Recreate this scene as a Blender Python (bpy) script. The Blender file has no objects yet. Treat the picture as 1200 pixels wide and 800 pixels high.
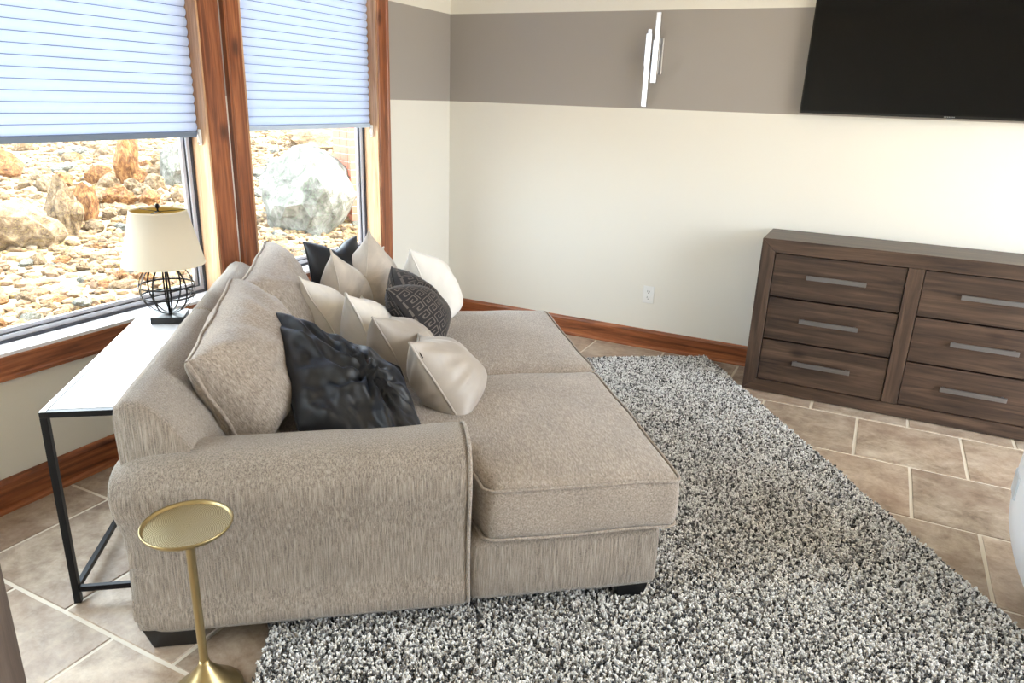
import bpy, bmesh, math, random
import numpy as np
from mathutils import Vector, Matrix, noise

random.seed(7)
C = bpy.context.scene.collection
scn = bpy.context.scene

def srgb(r, g, b, a=1.0):
    f = lambda c: (c / 12.92 if c <= 0.04045 else ((c + 0.055) / 1.055) ** 2.4)
    return (f(r / 255), f(g / 255), f(b / 255), a)

# ------------------------------------------------------------------ camera
YAW, PITCH, ROLL = 0.4546, 0.3233, 0.0354
CAM = Vector((2.762, -4.5342, 1.55))
fw = Vector((-math.sin(YAW) * math.cos(PITCH), math.cos(YAW) * math.cos(PITCH), -math.sin(PITCH)))
rt = Vector((math.cos(YAW), math.sin(YAW), 0)); up = rt.cross(fw)
r2 = math.cos(ROLL) * rt + math.sin(ROLL) * up
u2 = -math.sin(ROLL) * rt + math.cos(ROLL) * up
cam_data = bpy.data.cameras.new('camera'); cam = bpy.data.objects.new('camera', cam_data); C.objects.link(cam)
m = Matrix.Identity(4)
for i in range(3):
    m[i][0] = r2[i]; m[i][1] = u2[i]; m[i][2] = -fw[i]; m[i][3] = CAM[i]
cam.matrix_world = m
cam_data.sensor_width = 36; cam_data.lens = 849.68 / 1200 * 36; cam_data.clip_start = 0.05; cam_data.clip_end = 200
scn.camera = cam

# ------------------------------------------------------------------ sky, sun, exposure
w = bpy.data.worlds.new('sky'); scn.world = w; w.use_nodes = True
bg = w.node_tree.nodes['Background']
bg.inputs[0].default_value = (0.82, 0.91, 1.0, 1); bg.inputs[1].default_value = 3.0
sd = bpy.data.lights.new('sun', 'SUN'); sd.energy = 5.5; sd.angle = math.radians(1.0); sd.color = (1.0, 0.88, 0.70)
sun = bpy.data.objects.new('sun', sd); C.objects.link(sun)
sun_dir = Vector((0.35, 0.75, 0.95)).normalized()          # towards the sun
sun.rotation_euler = sun_dir.to_track_quat('Z', 'Y').to_euler()
sun.location = (0, 0, 12)
scn.view_settings.view_transform = 'Standard'; scn.view_settings.look = 'None'
scn.view_settings.gamma = 1; scn.view_settings.use_curve_mapping = False
scn.view_settings.exposure = 2.02

def portal(name, loc, rot, sx, sy):
    d = bpy.data.lights.new(name, 'AREA'); d.shape = 'RECTANGLE'; d.size = sx; d.size_y = sy
    d.cycles.is_portal = True
    o = bpy.data.objects.new(name, d); C.objects.link(o); o.location = loc; o.rotation_euler = rot
    return o

# ------------------------------------------------------------------ material helpers
class NT:
    def __init__(self, name, **kw):
        self.m = bpy.data.materials.new(name); self.m.use_nodes = True
        self.t = self.m.node_tree; self.p = self.t.nodes['Principled BSDF']
        for k, v in kw.items():
            self.p.inputs[k.replace('_', ' ')].default_value = v
    def n(self, typ, **props):
        o = self.t.nodes.new(typ)
        for k, v in props.items():
            if hasattr(o, k): setattr(o, k, v)
            else: o.inputs[k.replace('_', ' ')].default_value = v
        return o
    def l(self, a, b): self.t.links.new(a, b)
    def coord(self, kind='Object', scale=(1, 1, 1), rot=(0, 0, 0), offset_random=False):
        tc = self.n('ShaderNodeTexCoord'); mp = self.n('ShaderNodeMapping')
        self.l(tc.outputs[kind], mp.inputs[0]); mp.inputs['Scale'].default_value = scale; mp.inputs['Rotation'].default_value = rot
        if offset_random:
            oi = self.n('ShaderNodeObjectInfo'); mu = self.n('ShaderNodeMath', operation='MULTIPLY'); mu.inputs[1].default_value = 37.0
            cb = self.n('ShaderNodeCombineXYZ'); self.l(oi.outputs['Random'], mu.inputs[0])
            for i in range(3): self.l(mu.outputs[0], cb.inputs[i])
            self.l(cb.outputs[0], mp.inputs['Location'])
        return mp.outputs[0]
    def noise(self, vec, scale, detail=4, rough=0.55, dist=0.0):
        o = self.n('ShaderNodeTexNoise'); o.inputs['Scale'].default_value = scale; o.inputs['Detail'].default_value = detail
        o.inputs['Roughness'].default_value = rough; o.inputs['Distortion'].default_value = dist
        if vec: self.l(vec, o.inputs['Vector'])
        return o.outputs['Fac']
    def ramp(self, fac, stops, interp='LINEAR'):
        o = self.n('ShaderNodeValToRGB'); cr = o.color_ramp; cr.interpolation = interp
        while len(cr.elements) < len(stops): cr.elements.new(0.5)
        for e, (p, c) in zip(cr.elements, stops): e.position = p; e.color = c
        self.l(fac, o.inputs[0]); return o.outputs[0]
    def mix(self, fac, a, b, mode='MIX'):
        o = self.n('ShaderNodeMix', data_type='RGBA', blend_type=mode)
        for i, v in ((0, fac), (6, a), (7, b)):
            if hasattr(v, 'is_output'): self.l(v, o.inputs[i])
            else: o.inputs[i].default_value = v
        return o.outputs[2]
    def base(self, col): self.l(col, self.p.inputs['Base Color']); return self
    def bump(self, h, strength=0.3, dist=0.01, prev=None):
        o = self.n('ShaderNodeBump'); o.inputs['Strength'].default_value = strength; o.inputs['Distance'].default_value = dist
        self.l(h, o.inputs['Height'])
        if prev: self.l(prev, o.inputs['Normal'])
        self.l(o.outputs[0], self.p.inputs['Normal']); return o.outputs[0]

def plain(name, col, rough=0.5, metal=0.0, **kw):
    return NT(name, Base_Color=col, Roughness=rough, Metallic=metal, **kw).m

def wood(name, dark, mid, light, axis, rough=0.45, scale=1.0, knots=True, contrast=1.0, rnd=False, coat=0.0):
    """axis: 0,1,2 = grain direction in object space"""
    t = NT(name, Roughness=rough, Coat_Weight=coat, Coat_Roughness=0.25)
    s = [14.0 * scale] * 3; s[axis] = 0.9 * scale
    v = t.coord('Object', tuple(s), offset_random=rnd)
    n1 = t.noise(v, 1.6, 5, 0.6, 1.2)
    s2 = [90.0 * scale] * 3; s2[axis] = 2.5 * scale
    n2 = t.noise(t.coord('Object', tuple(s2), offset_random=rnd), 1.5, 3, 0.7)
    c1 = t.ramp(n1, [(0.5 - 0.18 / contrast, dark), (0.5, mid), (0.5 + 0.2 / contrast, light)])
    c2 = t.ramp(n2, [(0.3, (0.55, 0.5, 0.48, 1)), (0.65, (1.12, 1.1, 1.08, 1))])
    c = t.mix(0.6, c1, c2, 'MULTIPLY')
    if knots:
        vo = t.n('ShaderNodeTexVoronoi'); s3 = [5.0 * scale] * 3; s3[axis] = 2.6 * scale
        t.l(t.coord('Object', tuple(s3), offset_random=rnd), vo.inputs['Vector']); vo.inputs['Scale'].default_value = 1.0
        k = t.ramp(vo.outputs['Distance'], [(0.06, (0.25, 0.2, 0.17, 1)), (0.15, (0.95, 0.9, 0.88, 1)), (0.19, (1, 1, 1, 1))])
        c = t.mix(0.9, c, k, 'MULTIPLY')
    t.base(c); t.bump(n2, 0.18, 0.002)
    return t.m

# paints -----------------------------------------------------------
PAINT = srgb(234, 231, 222); BAND = srgb(164, 158, 152)
def wall_paint(name, band=True):
    t = NT(name, Roughness=0.62)
    g = t.n('ShaderNodeNewGeometry'); sx = t.n('ShaderNodeSeparateXYZ'); t.l(g.outputs['Position'], sx.inputs[0])
    a = t.n('ShaderNodeMath', operation='GREATER_THAN'); t.l(sx.outputs[2], a.inputs[0]); a.inputs[1].default_value = 1.517
    b = t.n('ShaderNodeMath', operation='LESS_THAN'); t.l(sx.outputs[2], b.inputs[0]); b.inputs[1].default_value = 2.069
    ab = t.n('ShaderNodeMath', operation='MULTIPLY'); t.l(a.outputs[0], ab.inputs[0]); t.l(b.outputs[0], ab.inputs[1])
    t.base(t.mix(ab.outputs[0] if band else 0.0, PAINT, BAND))
    t.bump(t.noise(g.outputs['Position'], 240, 2), 0.06, 0.001)
    return t.m
M = {}
M['paint'] = wall_paint('wall_paint'); M['paint_plain'] = wall_paint('wall_paint_plain', False)
M['ceiling'] = plain('ceiling_paint', srgb(240, 238, 232), 0.8)
CH = (srgb(96, 50, 24), srgb(150, 86, 50), srgb(188, 120, 76))
M['trim_x'] = wood('oak_trim_x', *CH, 0, 0.35, coat=0.25); M['trim_y'] = wood('oak_trim_y', *CH, 1, 0.35, coat=0.25)
M['trim_z'] = wood('oak_trim_z', *CH, 2, 0.35, coat=0.25)
M['jamb'] = wood('lit_jamb_wood', srgb(168, 118, 78), srgb(204, 160, 120), srgb(228, 192, 158), 2, 0.3, coat=0.4)  # paler than the casings: window light painted into the wood colour
DK = (srgb(44, 32, 26), srgb(72, 55, 44), srgb(98, 78, 63))
M['dark_x'] = wood('dark_stained_pine_x', *DK, 0, 0.42, rnd=True); M['dark_z'] = wood('dark_stained_pine_z', *DK, 2, 0.42, rnd=True)
M['post'] = wood('grey_brown_post', srgb(60, 50, 44), srgb(88, 75, 66), srgb(112, 98, 86), 2, 0.5, knots=False)
M['black'] = plain('black_metal', srgb(26, 28, 32), 0.35, 0.6)
M['iron'] = plain('dark_iron', srgb(40, 38, 38), 0.4, 0.8)
M['foot'] = plain('black_foot', srgb(20, 19, 20), 0.35)
M['pewter'] = NT('pewter_handle', Base_Color=srgb(132, 130, 131), Roughness=0.36, Metallic=0.85).m
M['chrome'] = plain('brushed_nickel', srgb(232, 232, 234), 0.22, 0.9)
M['white_plastic'] = plain('white_plastic', srgb(240, 240, 238), 0.35)
M['slot'] = plain('dark_slot', srgb(30, 30, 30), 0.6)
M['vinyl'] = plain('grey_vinyl_track', srgb(196, 196, 204), 0.3); M['gasket'] = plain('dark_gasket', srgb(52, 54, 62), 0.4)
M['sill'] = plain('white_sill_board', srgb(228, 226, 232), 0.25)
M['tvblack'] = plain('television_bezel', srgb(12, 14, 16), 0.25); M['screen'] = plain('television_screen', srgb(5, 6, 8), 0.09, **{'Specular_IOR_Level': 0.22})
M['logo'] = plain('logo_grey', srgb(150, 155, 158), 0.3, 0.5)
M['grout'] = plain('floor_grout', srgb(222, 214, 200), 0.8)
M['leather'] = plain('white_leather', srgb(238, 239, 242), 0.35); M['panel_grey'] = plain('pale_grey_panel', srgb(200, 206, 212), 0.3)
M['quartz'] = NT('pale_table_top', Base_Color=srgb(226, 226, 228), Roughness=0.16, Coat_Weight=0.5, Coat_Roughness=0.05).m

def glass():
    t = NT('window_glass'); t.t.nodes.remove(t.p)
    tr = t.n('ShaderNodeBsdfTransparent'); gl = t.n('ShaderNodeBsdfGlossy'); gl.inputs['Roughness'].default_value = 0.02
    fr = t.n('ShaderNodeFresnel'); fr.inputs['IOR'].default_value = 1.45
    g = t.n('ShaderNodeNewGeometry'); nb = t.n('ShaderNodeMath', operation='SUBTRACT'); nb.inputs[0].default_value = 1.0; t.l(g.outputs['Backfacing'], nb.inputs[1])
    fm = t.n('ShaderNodeMath', operation='MULTIPLY'); t.l(fr.outputs[0], fm.inputs[0]); t.l(nb.outputs[0], fm.inputs[1])   # the inner faces of the pane do not reflect again
    mx = t.n('ShaderNodeMixShader'); t.l(fm.outputs[0], mx.inputs[0]); t.l(tr.outputs[0], mx.inputs[1]); t.l(gl.outputs[0], mx.inputs[2])
    tr.inputs[0].default_value = (0.96, 0.98, 0.97, 1)
    t.l(mx.outputs[0], t.t.nodes['Material Output'].inputs[0]); return t.m
M['glass'] = glass()

def translucent(name, col, tcol, w=0.5, rough=0.8):
    t = NT(name, Base_Color=col, Roughness=rough)
    tr = t.n('ShaderNodeBsdfTranslucent'); tr.inputs[0].default_value = tcol
    mx = t.n('ShaderNodeMixShader'); mx.inputs[0].default_value = w
    t.l(t.p.outputs[0], mx.inputs[1]); t.l(tr.outputs[0], mx.inputs[2])
    t.l(mx.outputs[0], t.t.nodes['Material Output'].inputs[0]); return t.m
M['shade_cell'] = translucent('cellular_shade_fabric', srgb(226, 230, 236), srgb(200, 212, 236), 0.5)
M['seam'] = plain('seam_with_gap_shadow', srgb(120, 130, 156), 0.9)  # opaque bonded seam, darkened to carry the shadow between cells
M['rail_unlit'] = plain('shade_bottom_rail_unlit', srgb(112, 126, 146), 0.5)  # left rail, its unlit look put into the colour
M['linen'] = translucent('linen_lamp_shade', srgb(236, 228, 208), srgb(240, 215, 165), 0.3)
M['gold_liner'] = plain('gold_shade_liner', srgb(206, 172, 90), 0.5, 0.3)

def tile_mat():
    t = NT('stone_tile', Roughness=0.38)
    oi = t.n('ShaderNodeObjectInfo')
    v = t.coord('Object', (1, 1, 1), offset_random=True)
    n = t.noise(v, 7, 9, 0.72, 0.25); n2 = t.noise(v, 34, 6, 0.7, 0.2); n3 = t.noise(v, 2.6, 5, 0.6, 0.3)
    c = t.ramp(n, [(0.32, srgb(118, 101, 86)), (0.44, srgb(156, 139, 121)), (0.55, srgb(182, 167, 149)), (0.68, srgb(208, 197, 181))])
    c = t.mix(t.ramp(n2, [(0.45, (0, 0, 0, 1)), (0.75, (0.45, 0.45, 0.45, 1))]), c, srgb(212, 200, 182))
    c = t.mix(t.ramp(n3, [(0.42, (0, 0, 0, 1)), (0.66, (0.5, 0.5, 0.5, 1))]), c, srgb(148, 122, 106))
    r = t.ramp(oi.outputs['Random'], [(0, (0.88, 0.87, 0.87, 1)), (1, (1.1, 1.08, 1.06, 1))])
    c = t.mix(1.0, c, r, 'MULTIPLY')
    t.base(c); b = t.bump(n, 0.35, 0.006); t.bump(n2, 0.25, 0.002, b)
    rr = t.ramp(n2, [(0.3, (0.28, 0.28, 0.28, 1)), (0.7, (0.5, 0.5, 0.5, 1))]); t.l(rr, t.p.inputs['Roughness'])
    return t.m
M['tile'] = tile_mat()

def chenille(name, base, dark, light, ribs=True):
    t = NT(name, Roughness=0.9, Sheen_Weight=0.35, Sheen_Roughness=0.5)
    v = t.coord('Object', (165, 165, 9) if ribs else (120, 34, 120))
    n = t.noise(v, 1.6, 3, 0.6, 0.5); n2 = t.noise(t.coord('Object'), 420, 2, 0.6); n3 = t.noise(t.coord('Object'), 5, 3)
    c = t.ramp(n, [(0.32, dark), (0.5, base), (0.68, light)])
    c = t.mix(t.ramp(n2, [(0.4, (0, 0, 0, 1)), (0.62, (0.55, 0.55, 0.55, 1))]), c, light)
    c = t.mix(0.35, c, t.ramp(n3, [(0.35, (0.75, 0.74, 0.73, 1)), (0.65, (1.1, 1.1, 1.1, 1))]), 'MULTIPLY')
    t.base(c); b = t.bump(n, 0.85 if ribs else 0.6, 0.005 if ribs else 0.003); t.bump(n2, 0.35, 0.002, b)
    return t.m
SB, SD_, SL = srgb(136, 124, 112), srgb(92, 82, 73), srgb(176, 165, 153)
M['sofa'] = chenille('taupe_chenille_shaded', SB, SD_, SL); M['sofa_top'] = chenille('taupe_chenille_cushion', srgb(147, 134, 122), srgb(112, 100, 90), srgb(182, 171, 160), False)  # frame fabric darker than the cushions: shade of the sides put into colour
M['sofa_pipe'] = plain('taupe_piping', srgb(140, 124, 108), 0.9)

def cloth(name, base, var=0.12, rough=0.8, sheen=0.3, sheen_tint=(1, 1, 1, 1), scale=300, bump=0.2, mott=6):
    t = NT(name, Roughness=rough, Sheen_Weight=sheen, Sheen_Roughness=0.4, Sheen_Tint=sheen_tint)
    n = t.noise(t.coord('Object'), mott, 5, 0.6, 0.8); n2 = t.noise(t.coord('Object'), scale, 2)
    lo = tuple(c * (1 - var) for c in base[:3]) + (1,); hi = tuple(min(1, c * (1 + var)) for c in base[:3]) + (1,)
    t.base(t.ramp(n, [(0.35, lo), (0.65, hi)])); t.bump(n2, bump, 0.001); return t.m
M['cream'] = cloth('cream_cotton', srgb(214, 208, 200)); M['beige_velvet'] = cloth('beige_velvet', srgb(186, 176, 165), 0.22, 0.7, 0.8, scale=120)
M['satin'] = cloth('greige_satin', srgb(170, 161, 152), 0.06, 0.45, 0.3, scale=500, bump=0.08)
M['white_cloth'] = cloth('white_cotton', srgb(236, 232, 226), 0.05)
M['velvet'] = cloth('black_velvet', srgb(13, 14, 19), 0.3, 0.5, 0.25, srgb(140, 165, 205), 90, 0.35, 9)
M['key_base'] = cloth('charcoal_cloth', srgb(38, 35, 36), 0.2, 0.8, 0.25); M['key'] = plain('taupe_embroidery', srgb(104, 96, 92), 0.8)

def gold():
    t = NT('antique_brass', Base_Color=srgb(176, 158, 116), Metallic=1.0, Roughness=0.34)
    t.bump(t.noise(t.coord('Object'), 60, 3), 0.15, 0.001); return t.m
M['gold'] = gold()
def hammered():
    t = NT('hammered_brass', Base_Color=srgb(206, 192, 150), Metallic=1.0, Roughness=0.4)
    tc = t.n('ShaderNodeTexCoord'); sp = t.n('ShaderNodeSeparateXYZ'); t.l(tc.outputs['Object'], sp.inputs[0])
    an = t.n('ShaderNodeMath', operation='ARCTAN2'); t.l(sp.outputs[1], an.inputs[0]); t.l(sp.outputs[0], an.inputs[1])
    ln = t.n('ShaderNodeVectorMath', operation='LENGTH'); t.l(tc.outputs['Object'], ln.inputs[0])
    def sinm(src, k):
        a = t.n('ShaderNodeMath', operation='MULTIPLY'); t.l(src, a.inputs[0]); a.inputs[1].default_value = k
        b = t.n('ShaderNodeMath', operation='SINE'); t.l(a.outputs[0], b.inputs[0]); return b.outputs[0]
    mu = t.n('ShaderNodeMath', operation='MULTIPLY'); t.l(sinm(an.outputs[0], 56), mu.inputs[0]); t.l(sinm(ln.outputs['Value'], 1300), mu.inputs[1])
    t.bump(mu.outputs[0], 0.18, 0.001)
    fa = t.n('ShaderNodeMath', operation='MULTIPLY_ADD'); t.l(mu.outputs[0], fa.inputs[0]); fa.inputs[1].default_value = 0.5; fa.inputs[2].default_value = 0.5
    t.base(t.ramp(fa.outputs[0], [(0.25, srgb(150, 134, 92)), (0.6, srgb(218, 206, 168))])); return t.m
M['hammered'] = hammered()

def pile_mat():
    t = NT('shag_pile', Roughness=0.85, Sheen_Weight=0.6, Sheen_Roughness=0.4)
    oi = t.n('ShaderNodeObjectInfo')
    t.base(t.ramp(oi.outputs['Random'], [(0.0, srgb(48, 48, 50)), (0.15, srgb(112, 111, 111)), (0.28, srgb(165, 163, 161)), (0.43, srgb(216, 215, 213)), (0.62, srgb(242, 241, 240))], 'CONSTANT'))
    return t.m
M['pile'] = pile_mat(); M['backing'] = plain('rug_backing', srgb(96, 94, 92), 0.9)

def rock_mat(name, a, b, c_, lichen=None):
    t = NT(name, Roughness=0.9)
    v = t.coord('Object', (1, 1, 1), offset_random=True)
    n = t.noise(v, 4, 8, 0.7, 0.6); n2 = t.noise(v, 22, 6, 0.7)
    c = t.ramp(n, [(0.33, a), (0.5, b), (0.68, c_)])
    if lichen: c = t.mix(t.ramp(n2, [(0.52, (0, 0, 0, 1)), (0.62, (0.7, 0.7, 0.7, 1))]), c, lichen)
    t.base(c); bb = t.bump(n, 0.8, 0.06); t.bump(n2, 0.7, 0.02, bb); return t.m
M['rock'] = rock_mat('tan_rock', srgb(58, 42, 30), srgb(112, 88, 66), srgb(160, 140, 116), srgb(160, 140, 84))
M['rock_orange'] = rock_mat('orange_rock', srgb(66, 38, 18), srgb(130, 84, 44), srgb(180, 138, 84))
M['rock_grey'] = rock_mat('grey_rock', srgb(62, 60, 56), srgb(110, 107, 102), srgb(156, 154, 149), srgb(104, 122, 98))
def ground_mat():
    t = NT('gravel_ground', Roughness=0.95)
    v = t.coord('Object'); vo = t.n('ShaderNodeTexVoronoi'); t.l(v, vo.inputs['Vector']); vo.inputs['Scale'].default_value = 9
    n = t.noise(v, 1.2, 6, 0.7); n2 = t.noise(v, 14, 6, 0.75)
    c = t.ramp(n2, [(0.3, srgb(120, 100, 76)), (0.5, srgb(184, 166, 140)), (0.7, srgb(216, 204, 184))])
    c = t.mix(t.ramp(n, [(0.5, (0, 0, 0, 1)), (0.62, (0.8, 0.8, 0.8, 1))]), c, srgb(168, 150, 86))
    t.base(c); t.bump(n2, 0.8, 0.05); return t.m
M['ground'] = ground_mat()
M['brick'] = NT('red_brick', Base_Color=srgb(186, 112, 92), Roughness=0.85).m
M['mortar'] = plain('mortar', srgb(205, 198, 190), 0.9)
M['roof'] = plain('exterior_stucco', srgb(196, 186, 170), 0.9)

# ------------------------------------------------------------------ mesh helpers
def link(o, parent=None, loc=None):
    C.objects.link(o)
    if parent is not None: o.parent = parent
    if loc is not None: o.location = loc
    return o
def mesh(name, verts, faces, mat, parent=None, smooth=False, loc=None):
    me = bpy.data.meshes.new(name); me.from_pydata([tuple(v) for v in verts], [], faces); me.validate(); me.update()
    if smooth: me.polygons.foreach_set('use_smooth', [True] * len(me.polygons))
    me.materials.append(mat); return link(bpy.data.objects.new(name, me), parent, loc)
def from_bm(name, bm, mat, parent=None, smooth=False, loc=None):
    me = bpy.data.meshes.new(name); bmesh.ops.recalc_face_normals(bm, faces=bm.faces[:]); bm.to_mesh(me); bm.free()
    if smooth: me.polygons.foreach_set('use_smooth', [True] * len(me.polygons))
    me.materials.append(mat); return link(bpy.data.objects.new(name, me), parent, loc)
def add_box(bm, lo, hi, bevel=0.0, seg=2):
    lo, hi = Vector(lo), Vector(hi)
    g = bmesh.ops.create_cube(bm, size=1); vs = g['verts']
    for v in vs: v.co = Vector((lo[i] + (v.co[i] + 0.5) * (hi[i] - lo[i]) for i in range(3)))
    if bevel > 0:
        es = list({e for v in vs for e in v.link_edges})
        bmesh.ops.bevel(bm, geom=es, offset=bevel, segments=seg, profile=0.6, affect='EDGES')
def box(name, lo, hi, mat, parent=None, bevel=0.0, seg=2, loc=None):
    bm = bmesh.new(); add_box(bm, lo, hi, bevel, seg); return from_bm(name, bm, mat, parent, False, loc)
def prism(bm, poly, axis, a, b):
    """poly: 2D points in the two remaining axes (cyclic order), extruded along axis from a to b"""
    def P(p, t):
        q = [0, 0, 0]; q[axis] = t; o = [i for i in range(3) if i != axis]; q[o[0]] = p[0]; q[o[1]] = p[1]; return q
    A = [bm.verts.new(P(p, a)) for p in poly]; B = [bm.verts.new(P(p, b)) for p in poly]; n = len(poly)
    bm.faces.new(A[::-1]); bm.faces.new(B)
    for i in range(n): bm.faces.new((A[i], A[(i + 1) % n], B[(i + 1) % n], B[i]))
def lathe(name, prof, mat, parent=None, n=40, loc=None, smooth=True):
    vs, fs = [], []
    for r, z in prof:
        for k in range(n): a = 2 * math.pi * k / n; vs.append((r * math.cos(a), r * math.sin(a), z))
    for i in range(len(prof) - 1):
        for k in range(n): fs.append((i * n + k, i * n + (k + 1) % n, (i + 1) * n + (k + 1) % n, (i + 1) * n + k))
    o = mesh(name, vs, fs, mat, parent, smooth, loc); return o
def tube_data(pts, r, n=8, closed=False):
    pts = [Vector(p) for p in pts]; vs, fs = [], []; N = len(pts); prev = None
    for i, p in enumerate(pts):
        a = pts[(i - 1) % N] if (closed or i > 0) else p; b = pts[(i + 1) % N] if (closed or i < N - 1) else p
        t = (b - a).normalized() if (b - a).length > 1e-9 else Vector((0, 0, 1))
        if prev is None: x = t.orthogonal().normalized()
        else: x = (prev - t * prev.dot(t)).normalized()
        prev = x; y = t.cross(x)
        for k in range(n): th = 2 * math.pi * k / n; vs.append(p + (x * math.cos(th) + y * math.sin(th)) * r)
    for i in range(N if closed else N - 1):
        j = (i + 1) % N
        for k in range(n): fs.append((i * n + k, i * n + (k + 1) % n, j * n + (k + 1) % n, j * n + k))
    if not closed: fs += [tuple(range(n))[::-1], tuple((N - 1) * n + k for k in range(n))]
    return vs, fs
def tube(name, pts, r, mat, parent=None, n=8, closed=False):
    v, f = tube_data(pts, r, n, closed); return mesh(name, v, f, mat, parent, True)
def thing(name, label, cat, loc=(0, 0, 0), rz=0.0, group=None):
    o = bpy.data.objects.new(name, None); o.empty_display_size = 0.1; C.objects.link(o); o.location = loc; o.rotation_euler = (0, 0, rz)
    return tag(o, label, cat, group)
def tag(o, label, cat, group=None):
    o['label'] = label; o['category'] = cat
    if group: o['group'] = group
    return o
def struct(o): o['kind'] = 'structure'; return o

# ------------------------------------------------------------------ room shell
RX, RY, RZ = 5.6, -6.6, 2.75
WT = 0.16
def wall_with_holes(name, axis, at, out, lo, hi, holes, mat):
    """wall perpendicular to axis, inner face at `at`, thickness towards out; holes = (a0,a1,z0,z1) along the other horizontal axis"""
    bm = bmesh.new()
    xs = sorted({lo, hi, *[h[0] for h in holes], *[h[1] for h in holes]}); zs = sorted({0.0, RZ, *[h[2] for h in holes], *[h[3] for h in holes]})
    a, b = min(at, at + out), max(at, at + out)
    for i in range(len(xs) - 1):
        for j in range(len(zs) - 1):
            cx, cz = (xs[i] + xs[i + 1]) / 2, (zs[j] + zs[j + 1]) / 2
            if any(h[0] < cx < h[1] and h[2] < cz < h[3] for h in holes): continue
            if axis == 0: add_box(bm, (a, xs[i], zs[j]), (b, xs[i + 1], zs[j + 1]))
            else: add_box(bm, (xs[i], a, zs[j]), (xs[i + 1], b, zs[j + 1]))
    bmesh.ops.remove_doubles(bm, verts=bm.verts[:], dist=1e-5)
    return struct(from_bm(name, bm, mat))
W1 = (-3.95, -2.10, 0.60, 2.45); W2 = (-1.87, -0.83, 0.60, 2.45); W3_FILL = (-6.1, -4.2, 0.60, 2.45)  # the third one is unseen, added to let in more daylight
wall_with_holes('wall_left', 0, 0.0, -WT, RY, 0.0, [W1, W2, W3_FILL], M['paint'])
wall_with_holes('wall_back', 1, 0.0, WT, -WT, RX + WT, [], M['paint'])
RH_FILL = [(-3.5, -0.5, 0.15, 2.45)]  # unseen opening, added and sized to light the room
wall_with_holes('wall_right', 0, RX, WT, RY, 0.0, RH_FILL, M['paint_plain'])
NH = []
wall_with_holes('wall_front', 1, RY, -WT, -WT, RX + WT, NH, M['paint_plain'])
struct(box('ceiling', (-WT, RY - WT, RZ), (RX + WT, WT, RZ + 0.3), M['ceiling']))
P90 = math.pi / 2
for h in RH_FILL: portal('daylight_portal', (RX + WT, (h[0] + h[1]) / 2, (h[2] + h[3]) / 2), (0, P90, 0), h[3] - h[2], h[1] - h[0])
for h in NH: portal('daylight_portal', ((h[0] + h[1]) / 2, RY - WT, (h[2] + h[3]) / 2), (P90 + math.pi, 0, 0), h[1] - h[0], h[3] - h[2])
for h in (W1, W2, W3_FILL): portal('daylight_portal', (-WT - 0.01, (h[0] + h[1]) / 2, (h[2] + h[3]) / 2), (0, -P90, 0), h[3] - h[2], h[1] - h[0])

# floor with tiles laid in running bond
floor = struct(box('floor', (-0.02, RY, -0.2), (RX, 0.02, -0.004), M['grout']))
TL, TW, TY, TXA, TXB = 0.4754, 0.4905, -0.5255, 2.6316, 2.3919
GAP = 0.0045
def tile_mesh(lx, ly, seed):
    rnd = random.Random(seed); bm = bmesh.new(); n = 4
    top, low = [], []
    for (x0, y0, x1, y1) in ((0, 0, 1, 0), (1, 0, 1, 1), (1, 1, 0, 1), (0, 1, 0, 0)):
        for k in range(n):
            f = k / n; px = (x0 + (x1 - x0) * f) * lx; py = (y0 + (y1 - y0) * f) * ly
            j = rnd.uniform(-0.0012, 0.0012) if k else 0
            nx, ny = (0, 1) if y0 == y1 else (1, 0)
            px += j * nx; py += j * ny
            low.append((px, py, -0.008))
            cx, cy = lx / 2, ly / 2; ins = 0.004
            top.append((px + (ins if px < cx else -ins) * (1 if abs(px - cx) > lx / 2 - 0.01 else 0), py + (ins if py < cy else -ins) * (1 if abs(py - cy) > ly / 2 - 0.01 else 0), rnd.uniform(-0.0008, 0)))
    L_ = [bm.verts.new(p) for p in low]; T_ = [bm.verts.new(p) for p in top]; N = len(L_)
    for i in range(N): bm.faces.new((L_[i], L_[(i + 1) % N], T_[(i + 1) % N], T_[i]))
    bm.faces.new(T_)
    me = bpy.data.meshes.new('tile'); bmesh.ops.recalc_face_normals(bm, faces=bm.faces[:]); bm.to_mesh(me); bm.free(); me.materials.append(M['tile']); return me
tmesh = [tile_mesh(TL - 2 * GAP, TW - 2 * GAP, s) for s in range(4)]
nt = 0
for i in range(-2, 13):
    y1 = TY - i * TW; y0 = y1 - TW
    y1c, y0c = min(y1, 0), max(y0, RY)
    if y1c - y0c < 0.03: continue
    x = (TXB if i % 2 == 0 else TXA) - 8 * TL
    while x < RX:
        xa, xb = max(x, 0), min(x + TL, RX)
        if xb - xa > 0.03:
            full = abs((xb - xa) - TL) < 1e-6 and abs((y1c - y0c) - TW) < 1e-6
            me = tmesh[nt % 4] if full else tile_mesh(xb - xa - 2 * GAP, y1c - y0c - 2 * GAP, nt)
            t_ = bpy.data.objects.new('tile', me); link(t_, floor, (xa + GAP, y0c + GAP, 0)); nt += 1
        x += TL

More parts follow.
